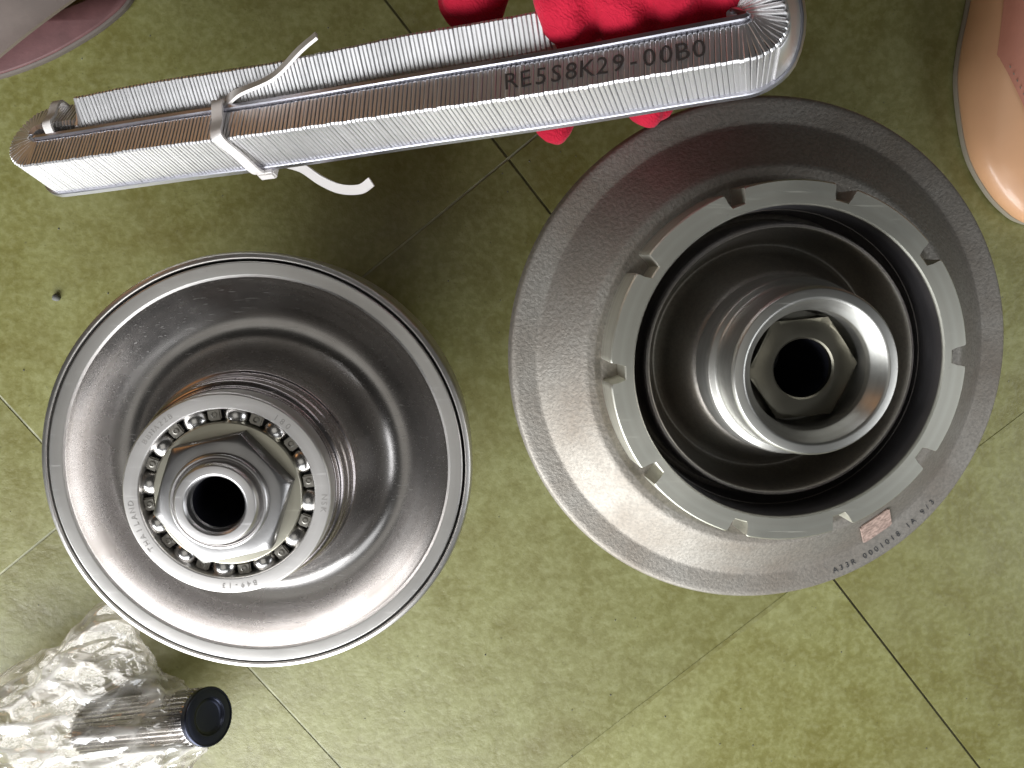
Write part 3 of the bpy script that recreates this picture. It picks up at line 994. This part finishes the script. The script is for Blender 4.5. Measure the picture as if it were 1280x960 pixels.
# ------------------------------------------------------------------ splined shaft in crumpled clear film, lower left
end = Vector((-0.1350, -0.2160, 0.044))
axd = Vector((0.83, 0.32, 0.46)).normalized()
ss = thing('splined_shaft', 'dark ended splined steel shaft poking out of crumpled clear film', 'shaft', end)
ss.rotation_euler = axd.to_track_quat('Z', 'Y').to_euler()
nT = 34
loops = []
for z, k in ((-0.095, 1.0), (-0.0062, 1.0), (-0.0050, 0.985), (-0.0034, 0.93)):
    L = []
    for i in range(nT * 4):
        a = 2 * PI * i / (nT * 4)
        tooth = 0.0141 if i % 4 in (0, 1) else 0.0126
        L.append((tooth * k * math.cos(a), tooth * k * math.sin(a), z))
    loops.append(L)
obj('splines', ring_lofts(loops, True), M['spline'], ss, 25)
prof = [(0.0134, -0.0040), (0.0136, -0.0010), (0.0131, 0.0), (0.0088, 0.0003), (0.0082, -0.0006), (0.0070, -0.0012), (0.0, -0.0014)]
obj('end_face', lathe(prof, 96, 0.0004), M['darkend'], ss)
rim_e = [(0.0139, -0.0022), (0.0141, -0.0004), (0.0136, 0.0004), (0.0129, 0.0003)]
obj('end_collar', lathe(rim_e, 96, 0.0003), M['darkend'], ss)

def ridged(p, s):
    v = 0; amp = 1; f = s
    for _ in range(4):
        v += amp * (1 - abs(noise.noise(p * f)) * 2.2)
        f *= 2.1; amp *= 0.52
    return v / 2
bm = bmesh.new()
bmesh.ops.create_icosphere(bm, subdivisions=7, radius=1)
FC = Vector((-0.215, -0.243, 0.020))
apex = Vector((0.36, 0.92, 0.10)).normalized()
shaftd = Vector((0.88, 0.22, 0.30)).normalized()
crease = []
for v in bm.verts:
    d = v.co.normalized()
    base = 1 / math.sqrt((d.x / 0.055) ** 2 + (d.y / 0.046) ** 2 + (d.z / 0.038) ** 2)
    la = max(0, d.dot(apex)); ls = max(0, d.dot(shaftd))
    rr = base + 0.030 * la ** 14 + 0.004 * la ** 120 + 0.025 * ls ** 9
    q = d * rr
    ax = q.dot(shaftd); ay = q.dot(Vector((-0.25, 0.97, 0))); az = q.z
    qs = Vector((ax * 0.45, ay, az)) + Vector((noise.noise(q * 40), noise.noise(q * 40 + Vector((5, 5, 5))), noise.noise(q * 40 - Vector((5, 2, 5))))) * 0.004
    d1 = noise.voronoi(qs * 62 + Vector((3, 1, 2)))[0]
    d2 = noise.voronoi(Vector((qs.x * 0.6 + qs.y, qs.y * 0.7 - qs.x, qs.z)) * 120 + Vector((1, 7, 3)))[0]
    e1, e2 = d1[1] - d1[0], d2[1] - d2[0]
    rr *= 1 + 0.16 * (d1[0] - 0.45) + 0.09 * (d2[0] - 0.45)
    crease.append(max(0, 1 - e1 * 5) * 0.9 + max(0, 1 - e2 * 4) * 0.5 + 0.35 * (noise.noise(q * 30) + 0.5))
    p = FC + d * rr
    p.z = max(0.0012 + 0.0006 * noise.noise(p * 80), p.z)
    v.co = p
film = obj('plastic_wrap', bm, M['film'], None, 50)
ca = film.data.attributes.new('crease', 'FLOAT', 'POINT')
lo, hi = sorted(crease)[len(crease) // 50], sorted(crease)[-len(crease) // 200]
ca.data.foreach_set('value', [(c - lo) / (hi - lo) for c in crease])
tag(film, 'crumpled clear plastic wrap bunched round the splined shaft in the lower left corner', 'plastic wrap')

bm = bmesh.new()
gr = random.Random(3)
for k in range(260):
    x, y = gr.uniform(-0.33, 0.38), gr.uniform(-0.33, 0.2)
    m = Matrix.Translation((x, y, 0.0001)) @ Euler((gr.random() * 3, gr.random() * 3, gr.random() * 3)).to_matrix().to_4x4() @ Matrix.Scale(gr.uniform(0.00015, 0.00045), 4)
    bmesh.ops.create_icosphere(bm, subdivisions=1, radius=1, matrix=m)
gs = obj('grit', bm, M['pebble'], None, None)
tag(gs, 'loose grit and dust specks scattered over the floor', kind='stuff')

# ------------------------------------------------------------------ a speck of grit on the floor
bm = bmesh.new()
bmesh.ops.create_icosphere(bm, subdivisions=2, radius=0.0019)
for v in bm.verts:
    v.co *= 1 + 0.25 * noise.noise(v.co * 700)
gp = obj('pebble', bm, M['pebble'], None, 60, (-0.2158, -0.0109, 0.0012))
tag(gp, 'tiny grey pebble on the bare stone left of the smooth pulley', 'pebble')
